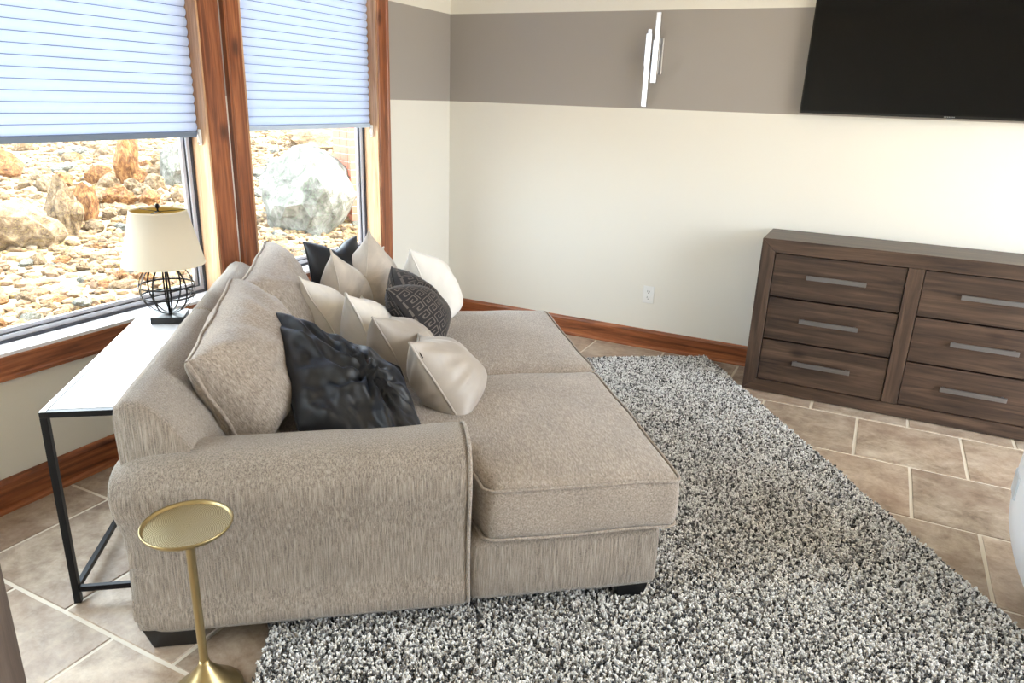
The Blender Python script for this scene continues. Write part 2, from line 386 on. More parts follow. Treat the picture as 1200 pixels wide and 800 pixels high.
# baseboards: board, cap and shoe moulding
def baseboard(name, axis, a, b, sgn, mat):
    o = struct(bpy.data.objects.new(name, None)); C.objects.link(o)
    board = [(0, 0.0), (0.016, 0.0), (0.016, 0.108), (0.012, 0.118), (0.006, 0.126), (0, 0.126)]
    shoe = [(0.0161, 0.0), (0.032, 0.0), (0.031, 0.010), (0.026, 0.017), (0.0161, 0.021)]
    for nm, poly in (('board', board), ('shoe_moulding', shoe)):
        bm = bmesh.new()
        if axis == 0: prism(bm, [(sgn * p[0], p[1]) for p in poly], 0, a, b)     # runs along x, offset in y
        else: prism(bm, [(sgn * p[0], p[1]) for p in poly], 1, a, b)
        from_bm(nm, bm, mat, o)
    return o
baseboard('baseboard_back', 0, 0.0, RX, -1, M['trim_x'])
baseboard('baseboard_left', 1, RY, -0.0, 1, M['trim_y'])
bb = baseboard('baseboard_right', 1, RY, 0.0, -1, M['trim_y']); bb.location.x = RX

# windows
CW = 0.10
def casing_poly():   # width 0..CW, thickness profile
    return [(0, 0), (0, 0.014), (0.006, 0.019), (CW - 0.02, 0.019), (CW - 0.014, 0.024), (CW, 0.024), (CW, 0)]
def window(n, y0, y1, z0, z1, rail_z, rail_mat, left_casing=CW, right_casing=CW):
    root = struct(bpy.data.objects.new('window_%d' % n, None)); C.objects.link(root)
    # casings stand proud of the wall
    for (ya, yb) in ((y0 - left_casing, y0), (y1, y1 + right_casing)):
        bm = bmesh.new(); wd = yb - ya; flip = ya < y0 and yb <= y0
        poly = []
        for p, t in casing_poly():
            yy = p / CW * wd
            poly.append((t, yb - yy if flip else ya + yy))
        prism(bm, poly, 2, z0 - 0.09, z1 + 0.1)
        from_bm('casing', bm, M['trim_z'], root)
    for (za, zb, dn) in ((z0 - 0.095, z0 - 0.005, True), (z1, z1 + 0.1, False)):
        bm = bmesh.new()
        prism(bm, [(t + 0.001, (zb - p * 0.9) if dn else za + p) for p, t in casing_poly()], 1, y0 + 0.0005, y1 - 0.0005)
        from_bm('casing', bm, M['trim_y'], root)
    # reveal: jamb boards and sill
    dz = WT - 0.02
    box('jamb', (-dz, y1 - 0.012, z0), (0.012, y1 - 0.0005, z1), M['jamb'], root, 0.001)
    box('jamb', (-dz, y0 + 0.0005, z0), (0.012, y0 + 0.012, z1), M['jamb'], root, 0.001)
    box('jamb', (-dz, y0 + 0.0005, z1 - 0.012), (0.012, y1 - 0.0005, z1 - 0.0005), M['jamb'], root, 0.001)
    box('sill', (-dz, y0 + 0.012, z0 - 0.006), (0.018, y1 - 0.012, z0 + 0.008), M['sill'], root, 0.002)
    # sash frame with stepped dark and light tracks
    bm = bmesh.new(); bmd = bmesh.new()
    for k, (xa, xb, wv) in enumerate(((-0.125, -0.112, 0.048), (-0.112, -0.107, 0.032), (-0.107, -0.098, 0.028), (-0.098, -0.090, 0.011))):
        tgt = bmd if k in (1, 3) else bm
        a0, a1, b0, b1 = y0 + 0.012, y1 - 0.012, z0 + 0.008, z1 - 0.012
        add_box(tgt, (xa, a0, b0), (xb, a0 + wv, b1)); add_box(tgt, (xa, a1 - wv, b0), (xb, a1, b1))
        add_box(tgt, (xa, a0 + wv, b0), (xb, a1 - wv, b0 + wv)); add_box(tgt, (xa, a0 + wv, b1 - wv), (xb, a1 - wv, b1))
    from_bm('window_frame', bm, M['vinyl'], root); from_bm('gasket', bmd, M['gasket'], root)
    box('pane', (-0.121, y0 + 0.06, z0 + 0.056), (-0.117, y1 - 0.06, z1 - 0.06), M['glass'], root)
    return root
def cellular_shade(name_label, y0, y1, z1, rail_z, rail_mat, pitch=0.04):
    t = thing('cellular_shade', name_label, 'blind', (-0.055, (y0 + y1) / 2, z1 - 0.014), 0, 'pleated shades on the windows')
    hw = (y1 - y0) / 2 - 0.016; top = z1 - 0.014
    box('head_rail', (-0.022, -hw, -0.045), (0.022, hw, 0), M['white_plastic'], t, 0.003)
    zr = rail_z - top
    box('bottom_rail', (-0.016, -hw, zr), (0.016, hw, zr + 0.024), rail_mat, t, 0.004)
    z = zr + 0.024; n = int(round((-0.045 - z) / pitch)); pitch = (-0.045 - z) / n
    prof = []
    for k in range(9):   # one bulging honeycomb cell, room side
        f = k / 8; prof.append((0.003 + 0.009 * math.sin(math.pi * f) ** 0.7, 0.0026 + f * (pitch - 0.0026)))
    prof += [(-p[0], p[1]) for p in prof[::-1]]
    bm = bmesh.new(); prism(bm, prof, 1, -hw, hw)
    me = bpy.data.meshes.new('pleat'); bmesh.ops.recalc_face_normals(bm, faces=bm.faces[:]); bm.to_mesh(me); bm.free(); me.materials.append(M['shade_cell'])
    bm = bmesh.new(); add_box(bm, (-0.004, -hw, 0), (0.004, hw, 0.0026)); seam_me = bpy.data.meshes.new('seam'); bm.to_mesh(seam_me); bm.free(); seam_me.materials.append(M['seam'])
    for k in range(n):
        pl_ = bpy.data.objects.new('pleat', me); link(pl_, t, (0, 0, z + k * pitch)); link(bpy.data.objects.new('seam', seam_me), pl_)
    for k in range(0): link(bpy.data.objects.new('pleat', me), t, (0, 0, z + k * pitch))
    return t
window(1, *W1, 1.345, None); window(2, *W2, 1.365, None); window(3, *W3_FILL, 1.345, None)  # the last call trims the added, unseen daylight opening
cellular_shade('pale blue pleated cellular shade with unlit-toned bottom rail over the large left window', W1[0], W1[1], W1[3], 1.335, M['rail_unlit'])
M['rail_unlit2'] = plain('shade_bottom_rail_pale', srgb(196, 212, 232), 0.5)
cellular_shade('pale blue pleated cellular shade with pale bottom rail on the narrower window near the corner', W2[0], W2[1], W2[3], 1.355, M['rail_unlit2'])
def cleat(label, y, z):
    t = thing('cord_cleat', label, 'cleat', (-0.03, y, z), 0, 'cord cleats on the window jambs')
    bm = bmesh.new(); add_box(bm, (-0.008, -0.012, -0.035), (0.008, 0, 0.035), 0.005, 3); from_bm('bracket', bm, M['white_plastic'], t)
    tube('hook', [(0, -0.012, 0.02), (0, -0.02, 0.01), (0, -0.02, -0.02), (0, -0.012, -0.028)], 0.003, M['chrome'], t)
cleat('small white cord cleat on the right jamb of the large left window', W1[1] - 0.012, 1.335)
cleat('small white cord cleat on the right jamb of the window near the corner', W2[1] - 0.012, 1.335)

# ------------------------------------------------------------------ outside
def gz(x, y):
    d = max(0.0, -x - 0.6)
    h = 0.10 + 0.05 * d + 0.14 * max(0, d - 9.5) + 0.03 * max(0, y - 2) * min(1, d / 3)
    return h + 0.07 * noise.noise(Vector((x * 0.8, y * 0.8, 0))) + 0.03 * noise.noise(Vector((x * 3, y * 3, 4)))
nx, ny = 130, 170
gv = []; X0, X1, Y0, Y1 = -26, -WT, -14, 26
for j in range(ny + 1):
    for i in range(nx + 1):
        f = (i / nx) ** 1.6; x = X1 + (X0 - X1) * f; y = Y0 + (Y1 - Y0) * j / ny
        gv.append((x, y, gz(x, y)))
gf = [(j * (nx + 1) + i, (j + 1) * (nx + 1) + i, (j + 1) * (nx + 1) + i + 1, j * (nx + 1) + i + 1) for j in range(ny) for i in range(nx)]
gr = struct(mesh('outdoor_ground', gv, gf, M['ground'], smooth=True))
ge = struct(box('outdoor_ground', (-26, -40, -0.4), (40, 40, -0.21), M['ground']))
def rock_mesh(seed, sub=3, rough=0.35, mat=None, name='rock'):
    bm = bmesh.new(); bmesh.ops.create_icosphere(bm, subdivisions=sub, radius=1)
    off = Vector((seed * 7.3, seed * 3.1, seed * 1.7))
    for v in bm.verts:
        d = v.co.normalized()
        r = 1 + rough * noise.noise(d * 1.3 + off) + rough * 0.55 * noise.noise(d * 3.1 + off) + rough * 0.3 * noise.noise(d * 7 + off)
        q = d * r
        for pl in range(5):   # knock flat facets into it
            nrm = Vector((math.sin(seed * 5 + pl * 2.1), math.cos(seed * 3 + pl * 1.3), math.sin(pl * 4.7 + seed))).normalized()
            e = q.dot(nrm) - 0.78
            if e > 0: q -= nrm * e * 0.85
        v.co = q
    me = bpy.data.meshes.new(name); bm.to_mesh(me); bm.free(); me.materials.append(mat or M['rock']); return me
def rock(name, me, x, y, s, label, group=None, sink=0.25, rz=None, mat=None, rx=0.0):
    o = bpy.data.objects.new(name, me); C.objects.link(o)
    s = (s, s, s) if not isinstance(s, tuple) else s
    o.scale = s; o.rotation_euler = (rx, 0, rz if rz is not None else random.uniform(0, 6.28))
    o.location = (x, y, gz(x, y) + s[2] * (1 - sink) * 0.8)
    return tag(o, label, 'rock', group)
BR = (('tan', 0, M['rock']), ('o', 1, M['rock_orange']), ('g', 2, M['rock_grey']))
RM = {k: [rock_mesh(s * 3 + i, 3, 0.4, mt) for i in range(4)] for k, s, mt in BR}
def along(px, py, zoff=0.0, tmax=25):
    """point of the sloping ground outside that a sight line through the window meets"""
    d = (fw * 849.68 + r2 * (px - 600) - u2 * (py - 400)).normalized(); t = (-0.3 - CAM.x) / d.x
    while t < 40:
        q = CAM + d * t
        if q.z < gz(q.x, q.y) + zoff: return q
        t += 0.03
    return q
big = [  # base pixel, width px, height px, mesh, label
    ((22, 286), 92, 50, RM['tan'][0], 'broad brown boulder low on the left beyond the large window'),
    ((78, 270), 44, 58, RM['tan'][1], 'upright tan boulder right of the broad brown boulder outside'),
    ((104, 260), 28, 44, RM['o'][1], 'rusty boulder leaning in the middle of the rock row outside'),
    ((152, 214), 28, 56, RM['o'][2], 'tall orange boulder under the unlit-toned shade rail outside'),
    ((8, 206), 40, 30, RM['o'][3], 'small rust boulder at the far left edge outside the large window'),
    ((362, 266), 104, 92, RM['g'][1], 'huge pale grey boulder outside the narrower window'),
    ((385, 176), 90, 34, RM['tan'][2], 'brownish boulder behind the huge grey boulder outside'),
    ((208, 214), 40, 44, RM['g'][2], 'pale boulder beside the right jamb of the large window, outside'),
]
taken = []
for (px, py), wpx, hpx, me, lab in big:
    q = along(px, py); dist = (q - CAM).dot(fw); k = dist / 849.7
    sw, sh_ = wpx * k / 2, hpx * k / 1.55
    rock('boulder', me, q.x, q.y, (sw, sw, sh_), lab, sink=0.3, rz=1.1 + sw * 3); taken.append((q.x, q.y, sw))
row = [(118, 236), (132, 240), (128, 222), (142, 232), (156, 224), (150, 240), (170, 232), (165, 214), (182, 222), (176, 240), (104, 240), (92, 246), (58, 226), (74, 220), (190, 206), (115, 214)]
for i, (px, py) in enumerate(row):
    q = along(px, py); s = (8.5 + 3 * random.random()) * (q - CAM).length / 849.7
    rock('rock', RM['o' if i % 2 else 'tan'][i % 4], q.x, q.y, (s * 1.2, s, s), 'rusty orange rock in the loose row across the slope outside the large window' if i % 2 else 'dull tan rock in the loose row across the slope outside the large window', 'rocks in the row outside', sink=0.3)
    taken.append((q.x, q.y, s))
cnt = 0; tries = 0
while cnt < 230 and tries < 9000:
    tries += 1
    if random.random() < 0.72: px, py = random.uniform(-20, 236), random.uniform(175, 400) ** 1.0
    else: px, py = random.uniform(290, 430), random.uniform(160, 320)
    q = along(px, py)
    if q.x > -0.7 or -q.x > 16: continue
    s = random.uniform(3.0, 9.0) * (q - CAM).length / 849.7
    if any((q.x - a) ** 2 + (q.y - b) ** 2 < (s + r) ** 2 * 0.8 for a, b, r in taken): continue
    k = random.choice(['tan', 'tan', 'o', 'g'] if px < 250 else ['g', 'g', 'tan'])
    rock('fieldstone', RM[k][cnt % 4], q.x, q.y, (s * random.uniform(0.9, 1.5), s, s * random.uniform(0.6, 1.0)), 'small %s fieldstone on the stony slope seen through the %s window' % ({'tan': 'dull tan', 'o': 'rusty orange', 'g': 'pale grey'}[k], 'large left' if px < 250 else 'narrower right'), '%s fieldstones seen through the %s window' % ({'tan': 'tan', 'o': 'orange', 'g': 'grey'}[k], 'left' if px < 250 else 'right'), sink=0.35)
    taken.append((q.x, q.y, s)); cnt += 1
# gravel: uncountable small stones
gvs, gfs = [], []
ico = bmesh.new(); bmesh.ops.create_icosphere(ico, subdivisions=1, radius=1)
iv = [v.co.copy() for v in ico.verts]; ico.verts.index_update(); ifc = [tuple(v.index for v in f.verts) for f in ico.faces]; ico.free()
for k in range(9000):
    x = -0.5 - 11 * random.random() ** 1.3; c0 = -4.5342 + (2.762 - x) * random.uniform(0.45, 1.36)
    s = random.uniform(0.015, 0.045) * (1 + 0.08 * -x); a = random.uniform(0, 6.28); ca, sa = math.cos(a), math.sin(a); b = len(gvs); sx, sy, sz = random.uniform(.7, 1.5), 1, random.uniform(.5, .9)
    z = gz(x, c0)
    for v in iv:
        jx = 1 + 0.25 * math.sin(v.x * 9 + k); X, Y = v.x * s * sx * jx, v.y * s * sy
        gvs.append((x + X * ca - Y * sa, c0 + X * sa + Y * ca, z + v.z * s * sz * jx + s * 0.2))
    gfs += [tuple(b + i for i in f) for f in ifc]
gro = mesh('gravel', gvs, gfs, M['rock']); gro['kind'] = 'stuff'; tag(gro, 'loose gravel and stone chips covering the sunlit slope outside', 'gravel')
# brick pier outside near the corner
pq = along(413, 262); bp = thing('brick_pier', 'pinkish brick pier at the right edge of the view through the narrower window', 'pier', (pq.x, pq.y, gz(pq.x, pq.y) - 0.05), math.radians(66))
box('core', (0.01, 0.01, 0), (0.58, 0.38, 2.6), M['mortar'], bp)
bme = None
for r_ in range(33):
    for k in range(3):
        o0 = 0.1 if r_ % 2 else 0.0
        xa, xb = max(0, k * 0.21 - o0), min(0.59, k * 0.21 - o0 + 0.2)
        if xb - xa < 0.05: continue
        box('brick', (xa, 0, r_ * 0.078), (xb, 0.05, r_ * 0.078 + 0.066), M['brick'], bp)
    box('brick', (0, 0.06, r_ * 0.078), (0.05, 0.22, r_ * 0.078 + 0.066), M['brick'], bp)
    box('brick', (0, 0.23, r_ * 0.078), (0.05, 0.39, r_ * 0.078 + 0.066), M['brick'], bp)

# ------------------------------------------------------------------ rug
RUGA = math.radians(-55.2)
RL, RWd = 3.45, 2.32
rug = thing('shag_rug', 'large grey and white speckled shag rug under the sofa', 'rug', (1.945, -0.03, 0.0), RUGA)
# local: x along the length (towards the viewer), y from the right edge to -RWd
box('backing', (0, -RWd, 0.001), (RL, 0, 0.012), M['backing'], rug, 0.002)
def tuft_mesh(seed):
    rnd = random.Random(seed); vs, fs = [], []
    for s in range(2):   # two short curled yarn ends
        a = rnd.uniform(0, 6.28); lean = rnd.uniform(0.001, 0.004); h = rnd.uniform(0.012, 0.016); r = rnd.uniform(0.0021, 0.0029)
        ox, oy = rnd.uniform(-.0022, .0022), rnd.uniform(-.0022, .0022); b = len(vs); n = 5
        for (f, rr) in ((0, 0.7), (0.5, 1.0), (0.85, 1.15), (1.0, 0.6)):
            for k in range(n):
                th = 2 * math.pi * k / n + f * 1.5; q = rr * r * rnd.uniform(0.85, 1.15)
                vs.append((ox + math.cos(a) * lean * f * f + q * math.cos(th), oy + math.sin(a) * lean * f * f + q * math.sin(th), h * f))
        for i in range(3):
            for k in range(n): fs.append((b + i * n + k, b + i * n + (k + 1) % n, b + (i + 1) * n + (k + 1) % n, b + (i + 1) * n + k))
        fs.append(tuple(b + 3 * n + k for k in range(n)))
    me = bpy.data.meshes.new('tuft'); me.from_pydata(vs, [], fs); me.materials.append(M['pile']); return me
tuft_coll = bpy.data.collections.new('tufts')
for s in range(6): tuft_coll.objects.link(bpy.data.objects.new('tuft', tuft_mesh(s)))
gs = 60; pv = []; pf = []
for j in range(gs + 1):
    for i in range(gs + 1):
        x = RL * i / gs; y = -RWd * j / gs
        ex = 0.012 * noise.noise(Vector((x * 6, y * 6, 1)))
        x += ex if i in (0, gs) else 0; y += (0.014 * noise.noise(Vector((x * 5, y * 5, 9)))) if j in (0, gs) else 0
        pv.append((x, y, 0.0125 + 0.006 * (noise.noise(Vector((x * 4, y * 4, 0))) + 0.5)))
for j in range(gs):
    for i in range(gs): a = j * (gs + 1) + i; pf.append((a, a + gs + 1, a + gs + 2, a + 1))
pile = mesh('pile', pv, pf, M['backing'], rug); pile['kind'] = 'stuff'
ng = bpy.data.node_groups.new('pile_tufts', 'GeometryNodeTree')
ng.interface.new_socket('Geometry', in_out='INPUT', socket_type='NodeSocketGeometry'); ng.interface.new_socket('Geometry', in_out='OUTPUT', socket_type='NodeSocketGeometry')
N_ = ng.nodes; gi = N_.new('NodeGroupInput'); go = N_.new('NodeGroupOutput')
dp = N_.new('GeometryNodeDistributePointsOnFaces'); dp.distribute_method = 'POISSON'; dp.inputs['Distance Min'].default_value = 0.0045; dp.inputs['Density Max'].default_value = 36000; dp.inputs['Seed'].default_value = 3
ci = N_.new('GeometryNodeCollectionInfo'); ci.inputs['Collection'].default_value = tuft_coll; ci.inputs['Separate Children'].default_value = True; ci.inputs['Reset Children'].default_value = True
ip = N_.new('GeometryNodeInstanceOnPoints'); ip.inputs['Pick Instance'].default_value = True
rv = N_.new('FunctionNodeRandomValue'); rv.data_type = 'FLOAT_VECTOR'; rv.inputs[0].default_value = (-0.45, -0.45, 0); rv.inputs[1].default_value = (0.45, 0.45, 6.28)
rs = N_.new('FunctionNodeRandomValue'); rs.data_type = 'FLOAT'; rs.inputs[2].default_value = 0.8; rs.inputs[3].default_value = 1.25
rs.inputs['Seed'].default_value = 5
jg = N_.new('GeometryNodeJoinGeometry'); L_ = ng.links
L_.new(gi.outputs[0], dp.inputs[0]); L_.new(dp.outputs['Points'], ip.inputs['Points']); L_.new(ci.outputs[0], ip.inputs['Instance'])
L_.new(rv.outputs[0], ip.inputs['Rotation']); L_.new(rs.outputs[1], ip.inputs['Scale'])
L_.new(gi.outputs[0], jg.inputs[0]); L_.new(ip.outputs[0], jg.inputs[0]); L_.new(jg.outputs[0], go.inputs[0])
md = pile.modifiers.new('tufts', 'NODES'); md.node_group = ng

# ------------------------------------------------------------------ soft shapes
def round_box(bm_verts, hx, hy, hz, r): pass
def soft_box(name, lo, hi, r, mat, parent, crown=0.0, n=(22, 22, 7), nz=0.0, seed=0, bulge=0.0, fn=None):
    """rounded box whose top is crowned and whose sides bulge slightly"""
    lo, hi = Vector(lo), Vector(hi); c = (lo + hi) / 2; h = (hi - lo) / 2
    bm = bmesh.new(); idx = {}
    def vert(i, j, k):
        if (i, j, k) in idx: return idx[(i, j, k)]
        def warp(a, nn): f = 2 * a / nn - 1; return math.copysign(1 - (1 - abs(f)) ** 1.5, f)
        p = Vector((warp(i, n[0]) * h.x, warp(j, n[1]) * h.y, warp(k, n[2]) * h.z))
        core = Vector([max(-(h[t] - r), min(h[t] - r, p[t])) for t in range(3)]); d = p - core
        if d.length > 1e-9: p = core + d.normalized() * r if d.length > 1e-9 else p
        fx, fy, fz = p.x / h.x, p.y / h.y, p.z / h.z
        k1 = max(0, 1 - fx ** 4) * max(0, 1 - fy ** 4)
        if p.z > 0: p.z += crown * k1 * (p.z / h.z)
        kb = max(0, 1 - fz * fz); p.x += bulge * kb * math.copysign(min(1, abs(fx) ** 6), fx); p.y += bulge * kb * math.copysign(min(1, abs(fy) ** 6), fy)
        q = c + p
        if nz: q += Vector((noise.noise(q * 4 + Vector((seed, 0, 0))), noise.noise(q * 4 + Vector((0, seed, 5))), noise.noise(q * 4.5 + Vector((3, 0, seed))))) * nz
        if fn: q = fn(q)
        idx[(i, j, k)] = bm.verts.new(q); return idx[(i, j, k)]
    for i in range(n[0]):
        for j in range(n[1]):
            for k in (0, n[2]): bm.faces.new((vert(i, j, k), vert(i + 1, j, k), vert(i + 1, j + 1, k), vert(i, j + 1, k)))
    for i in range(n[0]):
        for k in range(n[2]):
            for j in (0, n[1]): bm.faces.new((vert(i, j, k), vert(i + 1, j, k), vert(i + 1, j, k + 1), vert(i, j, k + 1)))
    for j in range(n[1]):
        for k in range(n[2]):
            for i in (0, n[0]): bm.faces.new((vert(i, j, k), vert(i, j + 1, k), vert(i, j + 1, k + 1), vert(i, j, k + 1)))
    return from_bm(name, bm, mat, parent, True)
def loft(name, prof_fn, ts, axis, mat, parent, caps=True):
    """prof_fn(t) -> list of 2D points; stacked along axis at t positions"""
    rings = [prof_fn(t) for t in ts]; n = len(rings[0][1]); vs = []; fs = []
    oth = [i for i in range(3) if i != axis]
    for pos, ring in rings:
        for p in ring:
            q = [0, 0, 0]; q[axis] = pos; q[oth[0]] = p[0]; q[oth[1]] = p[1]; vs.append(q)
    for i in range(len(rings) - 1):
        for k in range(n): fs.append((i * n + k, i * n + (k + 1) % n, (i + 1) * n + (k + 1) % n, (i + 1) * n + k))
    bm = bmesh.new(); V = [bm.verts.new(v) for v in vs]
    for f in fs: bm.faces.new([V[i] for i in f])
    if caps: bm.faces.new(V[:n][::-1]); bm.faces.new(V[-n:])
    o = from_bm(name, bm, mat, parent, True); return o
def resample(pts, n, closed=True):
    pts = [Vector(p) for p in pts]; P = pts + [pts[0]] if closed else pts
    # Catmull-Rom densify then equal spacing
    Q = []
    N = len(pts)
    for i in range(N if closed else N - 1):
        p0, p1, p2, p3 = (pts[(i - 1) % N], pts[i], pts[(i + 1) % N], pts[(i + 2) % N]) if closed else (pts[max(0, i - 1)], pts[i], pts[i + 1], pts[min(N - 1, i + 2)])
        for k in range(8):
            t = k / 8; Q.append(0.5 * ((2 * p1) + (p2 - p0) * t + (2 * p0 - 5 * p1 + 4 * p2 - p3) * t * t + (3 * p1 - p0 - 3 * p2 + p3) * t ** 3))
    if closed: Q.append(Q[0])
    else: Q.append(pts[-1])
    d = [0]
    for a, b in zip(Q, Q[1:]): d.append(d[-1] + (b - a).length)
    out = []; m_ = n if closed else n - 1; j = 0
    for i in range(n):
        s = d[-1] * i / m_
        while j < len(d) - 2 and d[j + 1] < s: j += 1
        f = (s - d[j]) / max(1e-9, d[j + 1] - d[j]); out.append(Q[j].lerp(Q[j + 1], min(1, f)))
    return out

# ------------------------------------------------------------------ sofa (local: x depth back->front, y length near->far)
SA = math.radians(37.2); SO = Vector((1.101, -3.488, 0.0))
SU = Vector((math.cos(SA), math.sin(SA), 0)); SW = Vector((-math.sin(SA), math.cos(SA), 0))
sofa = thing('sofa', 'deep taupe chenille sofa with rolled arm in the middle of the room', 'sofa', SO, SA)
SLEN = 1.82; BZ = 0.075
soft_box('base', (0.0, 0.0, BZ), (0.955, SLEN, 0.29), 0.02, M['sofa'], sofa, n=(12, 16, 5))
for i, (a, b) in enumerate(((0.0, 0.90), (0.91, SLEN))):
    soft_box('chaise_base', (0.945, a + 0.002, BZ), (1.56, b, 0.295), 0.03, M['sofa'], sofa, n=(12, 12, 5), nz=0.003, seed=i)
# rolled arms
def arm(y_out, sgn):
    # section in (y, z); sgn=+1: inside is towards +y
    sec0 = [(0.0, BZ), (0.0, 0.2), (-0.002, 0.34), (-0.012, 0.42), (-0.022, 0.49), (-0.014, 0.56), (0.02, 0.605), (0.085, 0.622), (0.16, 0.612), (0.215, 0.58), (0.235, 0.53), (0.225, 0.45), (0.22, 0.36), (0.22, 0.2), (0.22, BZ)]
    sec = resample([Vector((y_out + sgn * p[0], p[1])) for p in sec0], 60)
    cen = Vector((y_out + sgn * 0.11, 0.38))
    def prof(t):
        # t 0..1 from back to front
        x = 0.0 + 0.945 * t
        e = 0.0
        if t < 0.10: e = 0.035 * (1 - t / 0.10) ** 2
        if t > 0.97: e = 0.012 * ((t - 0.97) / 0.03) ** 2
        out = []
        for p in sec:
            d = p - cen; q = cen + d * (1 - e / max(0.05, d.length)) if e else p.copy()
            q = Vector((q.x, max(BZ, q.y) if p.y <= BZ + 0.001 else q.y))
            if q.y > 0.5: q.y += 0.006 * noise.noise(Vector((x * 5, q.x * 5, 2))) - 0.012 * (1 - t)
            out.append((q.x, q.y))
        bulge = 0.0
        return (x, out)
    ts = [0, 0.008, 0.02, 0.04, 0.07, 0.1, 0.2, 0.3, 0.4, 0.5, 0.6, 0.7, 0.8, 0.9, 0.96, 0.975, 0.985, 0.995, 1.0]
    o = loft('arm', prof, ts, 0, M['sofa'], sofa)
    # back end of the roll swells outward
    for v in o.data.vertices:
        if v.co.x < 0.1: v.co.x -= 0.018 * math.exp(-((v.co.z - 0.52) / 0.13) ** 2) * (1 - v.co.x / 0.1)
    loop = [Vector((0.943, p.x, p.y)) for p in sec if p.y > BZ + 0.004]
    k = max(range(len(loop)), key=lambda i: (loop[i] - loop[i - 1]).length); loop = loop[k:] + loop[:k]
    vs, fs = tube_data(loop, 0.0055, 6); mesh('piping', vs, fs, M['sofa_top'], o, True)
    return o
arm(0.0, 1); arm(SLEN, -1)
# back in two sections
def back(y0, y1, seed):
    sec0 = [(0.0, 0.10), (0.0, 0.4), (0.0, 0.62), (-0.002, 0.70), (0.002, 0.742), (0.02, 0.762), (0.06, 0.762), (0.105, 0.735), (0.155, 0.675), (0.21, 0.58), (0.25, 0.48), (0.255, 0.3), (0.255, 0.10)]
    sec = resample([Vector(p) for p in sec0], 50); cen = Vector((0.12, 0.45))
    L = y1 - y0
    def prof(t):
        y = y0 + L * t; d0 = min(t, 1 - t) * L; e = 0.010 * max(0, 1 - d0 / 0.018) ** 2
        out = []
        for p in sec:
            d = p - cen; q = cen + d * (1 - e / max(.05, d.length)); q.y += (0.008 * noise.noise(Vector((y * 4, q.x * 6, seed)))) if q.y > 0.4 else 0
            out.append((q.x, q.y))
        return (y, out)
    N = 18; ts = sorted({i / N for i in range(N + 1)} | {0.004, 0.009, 0.018, 0.982, 0.991, 0.996})
    return loft('back_frame', prof, ts, 1, M['sofa'], sofa)
back(0.06, 0.955, 1); back(0.957, SLEN - 0.03, 2)
# seat cushions, T shaped in front of the arms
def t_cushion(y0, y1, near, seed):
    def fn(q):   # narrow the part that sits between the arms
        if near: lim = 0.225; f = (q.y - y0) / (y1 - y0)
        else: lim = 0.225; f = (y1 - q.y) / (y1 - y0)
        if q.x < 0.99:
            k = min(1, max(0, (0.99 - q.x) / 0.035)); k = k * k * (3 - 2 * k)
            if near: q.y = q.y + lim * k * (1 - f)
            else: q.y = q.y - lim * k * (1 - f)
        return q
    o = soft_box('seat_cushion', (0.22, y0, 0.293), (1.595, y1, 0.478), 0.035, M['sofa_top'], sofa, crown=0.035, n=(60, 30, 8), nz=0.006, seed=seed, bulge=0.006, fn=fn)
    for z in (0.466, 0.306):
        r = 0.03; pts = []
        for (cx_, cy_, a0) in ((1.595 - r, y1 - r, 0), (0.25, y1 - r, 90), (0.25, y0 + r, 180), (1.595 - r, y0 + r, 270)):
            for k in range(6):
                a = math.radians(a0 + k * 18); pts.append(Vector((cx_ + (r + 0.0005) * math.cos(a), cy_ + (r + 0.0005) * math.sin(a), z)))
        P = []
        for i in range(len(pts)):
            a, b = pts[i], pts[(i + 1) % len(pts)]; m_ = max(1, int((b - a).length / 0.03))
            for k in range(m_): P.append(a.lerp(b, k / m_))
        P = [p + Vector((noise.noise(p * 4 + Vector((seed, 0, 0))), noise.noise(p * 4 + Vector((0, seed, 5))), noise.noise(p * 4.5 + Vector((3, 0, seed))))) * 0.006 for p in P]
        P = [fn(p) for p in P]
        v, f = tube_data(P, 0.0048, 6, True); mesh('piping', v, f, M['sofa_top'], o, True)
    return o
t_cushion(-0.012, 0.897, True, 11); t_cushion(0.903, SLEN + 0.005, False, 23)
for (x, y) in ((0.045, 0.03), (1.43, 0.04), (0.045, SLEN - 0.13), (1.43, SLEN - 0.14), (0.045, 0.87), (1.43, 0.85)):
    fx = 0.17 if x < 0.5 else 0.11
    if x < 0.5: x = 0.008
    bm = bmesh.new(); add_box(bm, (x, y - 0.015, 0.0), (x + fx, y + 0.09, BZ + 0.004))
    for v in bm.verts:
        if v.co.z < 0.03: v.co.x += (x + fx / 2 - v.co.x) * 0.25; v.co.y += (y + 0.04 - v.co.y) * 0.25
        elif x < 0.5: v.co.x += 0.0
    bmesh.ops.bevel(bm, geom=bm.edges[:], offset=0.004, segments=1, affect='EDGES')
    from_bm('foot', bm, M['foot'], sofa)

